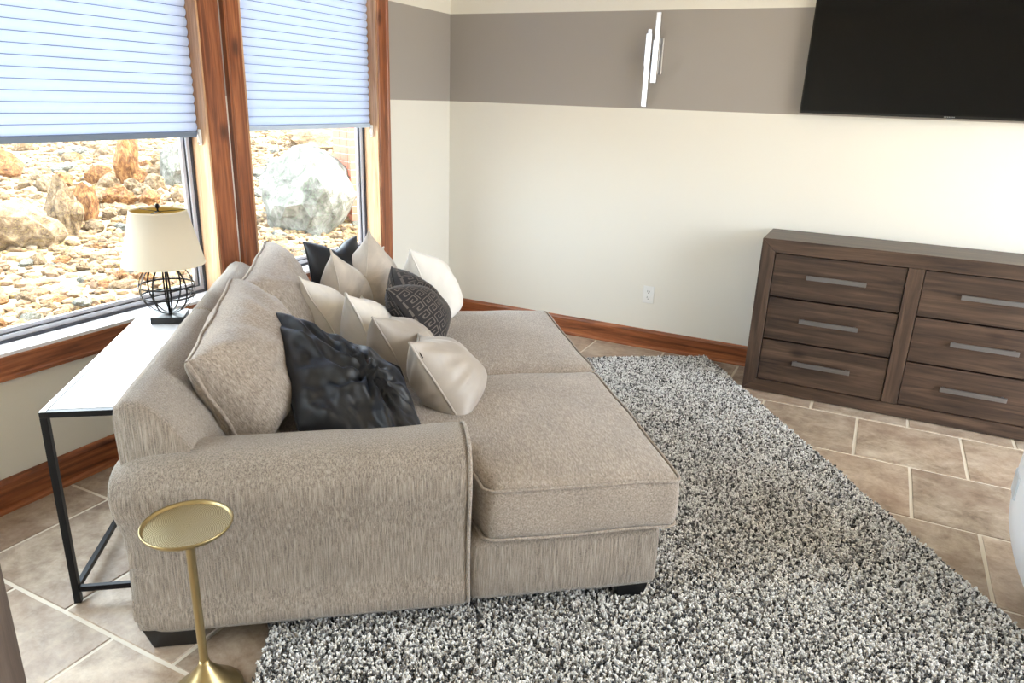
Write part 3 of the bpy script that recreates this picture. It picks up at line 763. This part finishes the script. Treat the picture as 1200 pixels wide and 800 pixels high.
# ------------------------------------------------------------------ pillows
def pillow(name, label, NT_, FT, NB, T, mat, pipe_mat=None, pinch=0.09, chop=0.0, chop_at=0.0, wr=0.008, seed=1, group=None, parent=None, power=0.5, n=36, pipe=0.0035, wscale=5.0, box_edge=0.0, ears=0.0, ripple=0.0, key=False, front=1.0, rear=1.0, folds=None):
    """NT_, FT, NB: near-top, far-top, near-bottom corners in sofa coordinates (depth, length, height)"""
    NT_, FT, NB = Vector(NT_), Vector(FT), Vector(NB)
    X = (FT - NT_); a = X.length / 2; X.normalize(); Yv = (NT_ - NB); b = Yv.length / 2; Yv.normalize(); shx = Yv.dot(X); Yv = (Yv - X * shx).normalized(); shy = math.sqrt(max(0, 1 - shx * shx)); Z = X.cross(Yv)
    cen = (FT + NB) / 2
    if parent is None:
        root = thing(name, label, 'pillow', (0, 0, 0), 0, group)
        mw = Matrix.Translation(SO) @ Matrix.Rotation(SA, 4, 'Z')
    else: root = None; mw = Matrix.Identity(4)
    loc = Matrix.Translation(cen) @ Matrix(((X.x, Yv.x, Z.x, 0), (X.y, Yv.y, Z.y, 0), (X.z, Yv.z, Z.z, 0), (0, 0, 0, 1)))
    full = mw @ loc
    off = Vector((seed * 3.7, seed * 1.3, seed * 5.1))
    def surf(s, t, side, lift=0.0):
        kx = 1 - pinch * (1 - t * t) * s * s; ky = 1 - pinch * (1 - s * s) * t * t
        x = a * s * kx; y = b * t * ky
        prof = (max(0, 1 - abs(s) ** 2.6) * max(0, 1 - abs(t) ** 2.6)) ** power
        z = T / 2 * prof * (1 + 0.18 * -t)
        if chop:
            g = math.exp(-((s - chop_at) / 0.38) ** 2); y -= chop * g * max(0, (t + 0.35) / 1.35) ** 1.6; z *= 1 + 0.25 * g * max(0, t) - 0.0
            z -= T * 0.22 * math.exp(-((s - chop_at) / 0.13) ** 2) * max(0, t + 0.1) * prof
        P = Vector((x, y, side * (z * (front if side > 0 else rear) + lift)))
        w_ = wr * (0.35 + prof)
        q = Vector((x * wscale, y * wscale, side * 2.0)) + off
        P.z += side * w_ * noise.noise(q)
        P.z += side * w_ * 0.6 * noise.noise(q * 2.6)
        if ripple:   # creases running in from the edges
            ang = math.atan2(t, s); rr = max(abs(s), abs(t))
            P.z += side * ripple * math.sin(ang * 17 + 3 * noise.noise(off + Vector((s, t, 0)) * 1.5)) * max(0, rr - 0.35) ** 1.2 * (1 - rr ** 8) * (0.5 + 0.8 * noise.noise(off + Vector((s * 2, t * 2, 7))))
        P.y += w_ * 0.8 * noise.noise(q + Vector((9, 9, 9))) * (1 if abs(t) < 1 else 0.6)
        if folds:   # gathered creases radiating from one point of the cover
            fs_, ft_, amp = folds; ds, dt_ = s - fs_, t - ft_; r_ = math.hypot(ds, dt_); th = math.atan2(dt_, ds)
            P.z += side * amp * math.sin(th * 11 + 2.5 * noise.noise(off + Vector((ds, dt_, 0)) * 2)) * math.exp(-r_ / 0.6) * min(1, r_ / 0.12) * min(1, prof * 2)
        P.x += P.y * shx; P.y *= shy
        return P
    def wp(i): f = 2 * i / n - 1; return math.copysign(math.sin(abs(f) * math.pi / 2) ** 0.9, f) if f else 0
    vs, fs = [], []
    ids = {}
    for side in (1, -1):
        for j in range(n + 1):
            for i in range(n + 1):
                edge = i in (0, n) or j in (0, n)
                if side == -1 and edge: ids[(side, i, j)] = ids[(1, i, j)]; continue
                s, t = wp(i), wp(j); P = surf(s, t, side)
                if edge: P.z = wr * 0.8 * noise.noise(Vector((P.x * 6, P.y * 6, seed)))
                ids[(side, i, j)] = len(vs); vs.append(P)
    for side in (1, -1):
        for j in range(n):
            for i in range(n):
                f = (ids[(side, i, j)], ids[(side, i + 1, j)], ids[(side, i + 1, j + 1)], ids[(side, i, j + 1)])
                fs.append(f if side == 1 else f[::-1])
    loop = [(i, 0) for i in range(n)] + [(n, j) for j in range(n)] + [(i, n) for i in range(n, 0, -1)] + [(0, j) for j in range(n, 0, -1)]
    lp = [vs[ids[(1, i, j)]] for i, j in loop]
    if root is not None:
        root.matrix_world = full
        o = mesh('cover', vs, fs, mat, root, True); host = root
    else:
        o = mesh(name, vs, fs, mat, parent, True); o.matrix_local = full; host = o
    if pipe:
        v, f = tube_data(lp, pipe, 6, True); mesh('piping', v, f, pipe_mat or mat, host, True)
    if key:   # greek key embroidery as thin raised ribbon on both faces
        kv, kf = [], []
        U_ = 0.036; path = [(0, 0), (0, 5), (5, 5), (5, 1), (2, 1), (2, 3), (3.4, 3)]
        nu, nv = int(2 * a / U_), int(2 * b / U_)
        for side in (1, -1):
            for iu in range(nu):
                for iv in range(nv):
                    for (p0, p1) in zip(path, path[1:]):
                        m_ = 3
                        for g in range(m_):
                            qa = [p0[c] + (p1[c] - p0[c]) * g / m_ for c in (0, 1)]; qb = [p0[c] + (p1[c] - p0[c]) * (g + 1) / m_ for c in (0, 1)]
                            dx, dy = p1[0] - p0[0], p1[1] - p0[1]; ln = math.hypot(dx, dy); nx_, ny_ = -dy / ln * 0.3, dx / ln * 0.3
                            quad = []
                            for (qx, qy) in ((qa[0] + nx_, qa[1] + ny_), (qb[0] + nx_, qb[1] + ny_), (qb[0] - nx_, qb[1] - ny_), (qa[0] - nx_, qa[1] - ny_)):
                                s = ((iu + (qx + 0.6) / 6.4) / nu) * 2 - 1; t = ((iv + (qy + 0.6) / 6.4) / nv) * 2 - 1
                                s = max(-.985, min(.985, s)); t = max(-.985, min(.985, t)); quad.append(surf(s, t, side, 0.0018))
                            bi = len(kv); kv += quad; kf.append((bi, bi + 1, bi + 2, bi + 3))
        ko = mesh('key_embroidery', kv, kf, M['key'], host); ko['kind'] = 'stuff'
    return root or o
# big loose back cushions of the sofa
pillow('back_cushion', '', (0.145, 0.28, 0.785), (0.16, 0.95, 0.872), (0.30, 0.27, 0.47), 0.30, M['sofa_top'], M['sofa_top'], pinch=0.03, wr=0.022, seed=3, parent=sofa, power=0.33, pipe=0.007, n=60, wscale=4, ripple=0.02, front=1.25, rear=0.45)
pillow('back_cushion', '', (0.185, 0.97, 0.845), (0.20, 1.62, 0.885), (0.33, 0.97, 0.47), 0.28, M['sofa_top'], M['sofa_top'], pinch=0.04, wr=0.018, seed=8, parent=sofa, power=0.36, pipe=0.007, n=48, wscale=4, ripple=0.014, front=1.15, rear=0.45)
# throw pillows
pillow('throw_pillow', 'large crumpled black velvet pillow nearest the rolled arm', (0.338, 0.71, 0.812), (0.765, 0.55, 0.645), (0.44, 0.31, 0.545), 0.22, M['velvet'], seed=4, wr=0.018, chop=0.0, ripple=0.03, pinch=-0.03, pipe=0.003, power=0.42, wscale=10, folds=(0.3, 0.25, 0.030), n=72)
gp = pillow('throw_pillow', 'greige satin pillow with piping and black zip pull, at the sofa front by the arm', (0.799, 0.48, 0.765), (0.85, 0.86, 0.672), (0.976, 0.42, 0.47), 0.23, M['satin'], seed=5, wr=0.016, ripple=0.022, pipe=0.0045, power=0.62, pinch=0.12, group='greige satin pillows', front=1.25, rear=0.9, n=60)
box('zip_pull', (-0.195, 0.105, 0.006), (-0.187, 0.135, 0.010), M['foot'], gp, 0.001)
pillow('throw_pillow', 'greige satin pillow with piping, directly behind the one with the zip pull', (0.679, 0.80, 0.762), (0.74, 1.16, 0.66), (0.83, 0.74, 0.45), 0.24, M['satin'], seed=6, wr=0.016, ripple=0.022, pipe=0.0045, power=0.62, pinch=0.12, group='greige satin pillows', front=1.2, n=60)
pillow('throw_pillow', 'cream pillow with raised seam between the large black pillow and the greige pillows', (0.572, 1.0, 0.80), (0.63, 1.36, 0.69), (0.72, 0.93, 0.47), 0.23, M['cream'], seed=7, wr=0.016, ripple=0.014, pinch=0.17, power=0.72, pipe=0.005, group='cream cotton pillows', n=48)
pillow('throw_pillow', 'cream pillow leaning on the far back cushion, left of the other cream pillow', (0.385, 1.15, 0.832), (0.43, 1.48, 0.71), (0.57, 1.08, 0.50), 0.23, M['cream'], seed=9, wr=0.016, ripple=0.014, pinch=0.17, power=0.72, group='cream cotton pillows', front=1.0, rear=1.0, n=48)
pillow('throw_pillow', 'beige velvet pillow with one sharp peak, in front of the small black pillow', (0.504, 1.40, 0.895), (0.56, 1.74, 0.77), (0.55, 1.33, 0.50), 0.25, M['beige_velvet'], seed=10, wr=0.012, pinch=0.2, group='beige velvet pillows', power=0.8, n=48)
pillow('throw_pillow', 'beige velvet pillow with the tallest peak, at the far end of the sofa', (0.667, 1.58, 0.955), (0.74, 1.88, 0.81), (0.61, 1.42, 0.53), 0.26, M['beige_velvet'], seed=12, wr=0.012, pinch=0.2, group='beige velvet pillows', power=0.8, n=48)
pillow('throw_pillow', 'small black velvet pillow with two ears beside the far back cushion', (0.368, 1.62, 0.885), (0.605, 1.80, 0.878), (0.425, 1.40, 0.57), 0.15, M['velvet'], seed=14, wr=0.015, chop=0.05, pinch=0.1)
pillow('throw_pillow', 'charcoal pillow embroidered with a greek key pattern', (0.735, 1.12, 0.778), (0.765, 1.50, 0.79), (0.92, 1.04, 0.48), 0.25, M['key_base'], seed=15, wr=0.01, chop=0.07, pinch=0.09, key=True, front=1.2, rear=0.7, n=48)
pillow('throw_pillow', 'plain white pillow at the far front end of the sofa', (0.85, 1.55, 0.868), (0.91, 1.88, 0.78), (1.0, 1.48, 0.48), 0.25, M['white_cloth'], seed=16, wr=0.014, pinch=0.16, power=0.65, ripple=0.01, n=48, front=1.1)

# ------------------------------------------------------------------ console table behind the sofa
tb = thing('console_table', 'narrow console table with black metal frame and pale top behind the sofa', 'table', SO + SU * -0.265 + SW * 0.27, SA)
TLn, TWd, TH, LG = 1.06, 0.24, 0.655, 0.02
for (x, y) in ((0, 0), (TWd - LG, 0), (0, TLn - LG), (TWd - LG, TLn - LG)): box('leg', (x, y, 0), (x + LG, y + LG, TH - 0.0195), M['black'], tb, 0.001)
bm = bmesh.new()
add_box(bm, (0, 0, TH - 0.019), (TWd, LG, TH - 0.001), 0.001); add_box(bm, (0, TLn - LG, TH - 0.019), (TWd, TLn, TH - 0.001), 0.001)
add_box(bm, (0, LG, TH - 0.019), (LG, TLn - LG, TH - 0.001), 0.001); add_box(bm, (TWd - LG, LG, TH - 0.019), (TWd, TLn - LG, TH - 0.001), 0.001)
from_bm('top_frame', bm, M['black'], tb)
box('table_top', (LG + 0.001, LG + 0.001, TH - 0.014), (TWd - LG - 0.001, TLn - LG - 0.001, TH), M['quartz'], tb, 0.001)
box('edge_reflection', (0.001, 0.001, TH - 0.001), (LG - 0.003, TLn - 0.001, TH + 0.0005), M['quartz'], tb)  # pale strip paints the white reflection along the black frame
for (lo, hi) in (((LG, 0.002, 0.04), (TWd - LG, 0.018, 0.058)), ((LG, TLn - 0.018, 0.04), (TWd - LG, TLn - 0.002, 0.058)), ((0.002, LG, 0.04), (0.018, TLn - LG, 0.058)), ((TWd - 0.018, LG, 0.04), (TWd - 0.002, TLn - LG, 0.058))):
    box('stretcher', lo, hi, M['black'], tb, 0.001)

# lamp
lamp = thing('table_lamp', 'table lamp with open iron globe base and cream linen shade', 'lamp', SO + SU * -0.125 + SW * 1.17 + Vector((0, 0, TH)), SA + 0.05)
box('base', (-0.062, -0.062, 0.0008), (0.062, 0.062, 0.028), M['foot'], lamp, 0.002)
Rg = 0.104; zc = 0.030 + Rg
for k in range(5):   # flat iron hoops
    a = math.pi * k / 5; bm = bmesh.new(); N = 48; V = []
    for i in range(N):
        th = 2 * math.pi * i / N
        for rr, w_ in ((Rg, -1), (Rg, 1), (Rg - 0.0022, 1), (Rg - 0.0022, -1)):
            x = rr * math.cos(th); z = rr * math.sin(th); y = w_ * 0.0032
            V.append(bm.verts.new((x * math.cos(a) - y * math.sin(a), x * math.sin(a) + y * math.cos(a), zc + z)))
    for i in range(N):
        j = (i + 1) % N
        for q in range(4): bm.faces.new((V[i * 4 + q], V[i * 4 + (q + 1) % 4], V[j * 4 + (q + 1) % 4], V[j * 4 + q]))
    from_bm('hoop', bm, M['iron'], lamp, False)
for dz in (0.0,):
    for zoff in (0.012, -0.03):
        rr = math.sqrt(Rg ** 2 - zoff ** 2)
        lathe('ring', [(rr + 0.002, zc + zoff - 0.0032), (rr + 0.002, zc + zoff + 0.0032), (rr, zc + zoff + 0.0032), (rr, zc + zoff - 0.0032), (rr + 0.002, zc + zoff - 0.0032)], M['iron'], lamp, 48, smooth=False)
lathe('rod', [(0.0, 0.028), (0.0045, 0.028), (0.0045, 0.30), (0.0, 0.30)], M['iron'], lamp, 12)
lathe('finial', [(0, 0.438), (0.004, 0.438), (0.003, 0.446), (0.008, 0.452), (0.009, 0.458), (0.006, 0.465), (0, 0.467)], M['iron'], lamp, 16)
lathe('bulb', [(0.0, 0.385), (0.018, 0.38), (0.03, 0.36), (0.03, 0.345), (0.016, 0.315), (0.013, 0.295), (0.0, 0.295)], M['white_plastic'], lamp, 20)
for s in (1, -1): tube('harp', [(0.006 * s, 0, 0.29), (0.03 * s, 0, 0.32), (0.042 * s, 0, 0.37), (0.03 * s, 0, 0.42), (0.0, 0, 0.438)], 0.0015, M['iron'], lamp, 6)
zb, zt, rb, rtp = 0.235, 0.44, 0.152, 0.103
sh = lathe('lamp_shade', [(rb, zb), (rtp, zt), (rtp - 0.002, zt), (rb - 0.002, zb), (rb, zb)], M['linen'], lamp, 64)
lathe('shade_liner', [(rb - 0.0035, zb + 0.003), (rtp - 0.0035, zt - 0.003)], M['gold_liner'], sh, 64)
for r_, z_ in ((rtp, zt), (rb, zb)): lathe('shade_rim', [(r_ + 0.001, z_ - 0.003), (r_ + 0.001, z_ + 0.002), (r_ - 0.0035, z_ + 0.002), (r_ - 0.0035, z_ - 0.003)], M['linen'], sh, 64)
for k in range(3):
    a = 2 * math.pi * k / 3 + 0.4; tube('spider_arm', [(0, 0, zt - 0.004), ((rtp - 0.003) * math.cos(a), (rtp - 0.003) * math.sin(a), zt - 0.002)], 0.0014, M['iron'], sh, 6)

# ------------------------------------------------------------------ brass drink table
dt = thing('drink_table', 'small round hammered brass drink table on a slim pedestal beside the sofa arm', 'table', (1.372, -3.487, 0.0), 0)
H_ = 0.52
top = lathe('tray', [(0.0, H_ - 0.008), (0.092, H_ - 0.008), (0.104, H_ - 0.004), (0.109, H_ + 0.006), (0.107, H_ + 0.009), (0.103, H_ + 0.006), (0.099, H_ - 0.001), (0.0, H_ - 0.001)], M['gold'], dt, 64)
# coordinates from the tray centre
plate_ = lathe('hammered_plate', [(0.0, H_ - 0.0005), (0.101, H_ - 0.0005), (0.101, H_ + 0.0006), (0.0, H_ + 0.0006)], M['hammered'], dt, 64, smooth=False)
for v in plate_.data.vertices: v.co.z -= H_
plate_.location.z = H_
lathe('pole', [(0.0112, 0.095), (0.0112, H_ - 0.02), (0.02, H_ - 0.0085)], M['gold'], dt, 24)
lathe('pedestal_base', [(0.0, 0.108), (0.013, 0.108), (0.015, 0.098), (0.019, 0.09), (0.03, 0.074), (0.046, 0.055), (0.062, 0.032), (0.082, 0.016), (0.092, 0.008), (0.092, 0.0), (0.0, 0.0)], M['gold'], dt, 48)

# ------------------------------------------------------------------ dresser
DX0, DX1, DY0, DH, DD = 2.244, 3.76, -0.412, 0.878, 0.375
ds = thing('dresser', 'dark stained six drawer wooden dresser below the television', 'dresser', (DX0, DY0, 0), 0)
DW = DX1 - DX0; BW = 0.072
def mitre(name, pts, y0, y1, mat):
    bm = bmesh.new(); prism(bm, pts, 1, y0, y1); bmesh.ops.bevel(bm, geom=bm.edges[:], offset=0.0012, segments=1, affect='EDGES'); return from_bm(name, bm, mat, ds)
g = 0.0006
mitre('top_board', [(0 + g, DH), (DW - g, DH), (DW - BW - g, DH - BW), (BW + g, DH - BW)], 0, DD, M['dark_x'])
mitre('bottom_board', [(0 + g, 0.004), (BW + g, BW), (DW - BW - g, BW), (DW - g, 0.004)], 0, DD, M['dark_x'])
mitre('side_board', [(0, 0.004 + g), (0, DH - g), (BW, DH - BW - g), (BW, BW + g)], 0, DD, M['dark_z'])
mitre('side_board', [(DW, 0.004 + g), (DW - BW, BW + g), (DW - BW, DH - BW - g), (DW, DH - g)], 0, DD, M['dark_z'])
box('back_panel', (BW, DD - 0.02, BW), (DW - BW, DD - 0.005, DH - BW), M['dark_x'], ds)
box('centre_post', (DW / 2 - 0.037, 0.003, BW + 0.001), (DW / 2 + 0.037, DD - 0.021, DH - BW - 0.001), M['dark_z'], ds, 0.0015)
cw = (DW - 2 * BW - 0.074) / 2; rowh = (DH - 2 * BW) / 3
for cx0 in (BW, DW / 2 + 0.037):
    for r_ in range(3):
        z0 = BW + r_ * rowh + 0.003; z1 = z0 + rowh - 0.009; x0 = cx0 + 0.004; x1 = cx0 + cw - 0.004
        dr = box('drawer', (x0, 0.012, z0), (x1, 0.034, z1), M['dark_x'], ds, 0.002)
        bm = bmesh.new(); add_box(bm, (x0 + 0.012, 0.034, z0 + 0.01), (x1 - 0.012, DD - 0.03, z1 - 0.03)); from_bm('drawer_box', bm, M['dark_x'], dr)
        xm = (x0 + x1) / 2; zm = (z0 + z1) / 2 + 0.01; bm = bmesh.new()
        add_box(bm, (xm - 0.147, -0.022, zm - 0.012), (xm + 0.147, -0.010, zm + 0.012), 0.002); from_bm('handle', bm, M['pewter'], dr)
        for sx in (-1, 1):
            box('handle_post', (xm + sx * 0.13 - 0.006, -0.0101, zm - 0.008), (xm + sx * 0.13 + 0.006, 0.0119, zm + 0.008), M['pewter'], dr)

# ------------------------------------------------------------------ television
TVX, TVZ, TVW, TVH = 2.295, 1.527, 1.45, 0.83
tv = thing('television', 'large wall-mounted flat black television above the dresser', 'television', (TVX, -0.06, TVZ), 0)
box('housing', (0.0, 0.002, 0.0), (TVW, 0.03, TVH), M['tvblack'], tv, 0.003)
box('rear_housing', (0.2, 0.03, 0.06), (TVW - 0.2, 0.045, 0.5), M['tvblack'], tv, 0.003)
box('wall_bracket', (0.5, 0.045, 0.15), (TVW - 0.5, 0.0595, 0.45), M['iron'], tv)
bm = bmesh.new(); bz = 0.007
for lo, hi in (((0, -0.002, 0), (TVW, 0.002, 0.013)), ((0, -0.002, TVH - bz), (TVW, 0.002, TVH)), ((0, -0.002, 0.013), (bz, 0.002, TVH - bz)), ((TVW - bz, -0.002, 0.013), (TVW, 0.002, TVH - bz))): add_box(bm, lo, hi)
from_bm('bezel', bm, M['tvblack'], tv)
box('screen', (bz, -0.0005, 0.013), (TVW - bz, 0.002, TVH - bz), M['screen'], tv)
bm = bmesh.new()
for k in range(7): add_box(bm, (TVW / 2 - 0.025 + k * 0.0072, -0.003, 0.004), (TVW / 2 - 0.0205 + k * 0.0072, -0.002, 0.009))
from_bm('logo', bm, M['logo'], tv)
box('sensor', (TVW / 2 - 0.012, -0.001, -0.006), (TVW / 2 + 0.012, 0.006, 0.0), M['logo'], tv, 0.001)

# ------------------------------------------------------------------ wall sconce
sc = thing('wall_sconce', 'slim brushed nickel bar wall light on the grey painted band', 'wall light', (1.42, 0.0, 1.53), 0)
box('back_plate', (-0.006, -0.02, 0.185), (0.062, -0.0005, 0.385), M['chrome'], sc, 0.002)
bars = [(-0.022, 0.0, 0.0, 0.40), (0.018, 0.0, 0.14, 0.52)]
box('light_bar', (-0.028, -0.075, 0.0), (0.002, -0.05, 0.225), M['chrome'], sc, 0.0015)
box('light_bar', (-0.030, -0.080, 0.2255), (0.004, -0.046, 0.405), M['chrome'], sc, 0.0015)
box('light_bar', (-0.022, -0.075, 0.4055), (0.0, -0.05, 0.43), M['chrome'], sc, 0.0015)
box('light_bar', (0.016, -0.080, 0.135), (0.050, -0.046, 0.37), M['chrome'], sc, 0.0015)
box('light_bar', (0.020, -0.075, 0.3705), (0.048, -0.05, 0.52), M['chrome'], sc, 0.0015)
box('bracket', (-0.018, -0.0495, 0.27), (-0.006, -0.0205, 0.33), M['chrome'], sc); box('bracket', (0.028, -0.0455, 0.25), (0.04, -0.0205, 0.31), M['chrome'], sc)

# ------------------------------------------------------------------ outlet
ol = thing('wall_outlet', 'white duplex electrical outlet low on the pale wall', 'outlet', (1.53, 0, 0.362), 0)
box('cover_plate', (-0.036, -0.006, -0.057), (0.036, -0.0003, 0.057), M['white_plastic'], ol, 0.002)
for s in (-1, 1):
    rc = box('receptacle', (-0.017, -0.0085, s * 0.02 - 0.015), (0.017, -0.0061, s * 0.02 + 0.015), M['white_plastic'], ol, 0.001)
    bm = bmesh.new(); add_box(bm, (-0.008, -0.0092, s * 0.02 - 0.003), (-0.0055, -0.0086, s * 0.02 + 0.009)); add_box(bm, (0.0055, -0.0092, s * 0.02 - 0.003), (0.008, -0.0086, s * 0.02 + 0.007)); add_box(bm, (-0.0025, -0.0092, s * 0.02 - 0.011), (0.0025, -0.0086, s * 0.02 - 0.006))
    from_bm('slot', bm, M['slot'], rc)

# ------------------------------------------------------------------ wooden post at the left edge of the view
po = thing('wooden_post', 'dark grey-brown square wooden post close to the viewer at the lower left', 'post', (1.52, -4.07, 0), 0)
box('shaft', (-0.062, -0.062, 0.0), (0.07, 0.07, RZ - 0.001), M['post'], po, 0.003)
box('plinth', (-0.08, -0.08, 0.0), (0.084, 0.084, 0.12), M['post'], po, 0.003)

# ------------------------------------------------------------------ white armchair at the right edge
ch = thing('tub_chair', 'white leather tub chair cut off by the right edge of the picture', 'chair', (3.785, -1.93, 0.0), 0)
def tub(name, prof, a0, a1, mat, th, n=40):
    vs, fs = [], []; N = len(prof)
    for i in range(n + 1):
        a = math.radians(a0 + (a1 - a0) * i / n)
        for r_, z_ in prof: vs.append((r_ * math.cos(a), r_ * math.sin(a), z_))
    for i in range(n):
        for k in range(N): fs.append((i * N + k, i * N + (k + 1) % N, (i + 1) * N + (k + 1) % N, (i + 1) * N + k))
    fs += [tuple(range(N)), tuple(n * N + k for k in range(N))[::-1]]
    return mesh(name, vs, fs, mat, ch, True)
outer = resample([Vector(p) for p in ((0.30, 0.08), (0.35, 0.05), (0.405, 0.14), (0.45, 0.27), (0.462, 0.40), (0.452, 0.56), (0.42, 0.68), (0.37, 0.68), (0.335, 0.60), (0.33, 0.42), (0.33, 0.2))], 40)
tub('shell', [(p.x, p.y) for p in outer], 50, 310, M['leather'], 0.1)
lathe('seat', [(0, 0.15), (0.30, 0.15), (0.325, 0.2), (0.325, 0.40), (0.30, 0.44), (0, 0.45)], M['leather'], ch, 40)
lathe('swivel_base', [(0, 0.15), (0.06, 0.149), (0.06, 0.03), (0.27, 0.015), (0.29, 0.0), (0, 0.0)], M['chrome'], ch, 40)
a_ = math.radians(176); bm = bmesh.new(); add_box(bm, (-0.012, -0.05, -0.04), (0.004, 0.05, 0.04), 0.006, 3)
pnl = from_bm('side_panel', bm, M['panel_grey'], ch); pnl.location = (0.452 * math.cos(a_), 0.452 * math.sin(a_), 0.41); pnl.rotation_euler = (0, 0, a_ - math.pi)
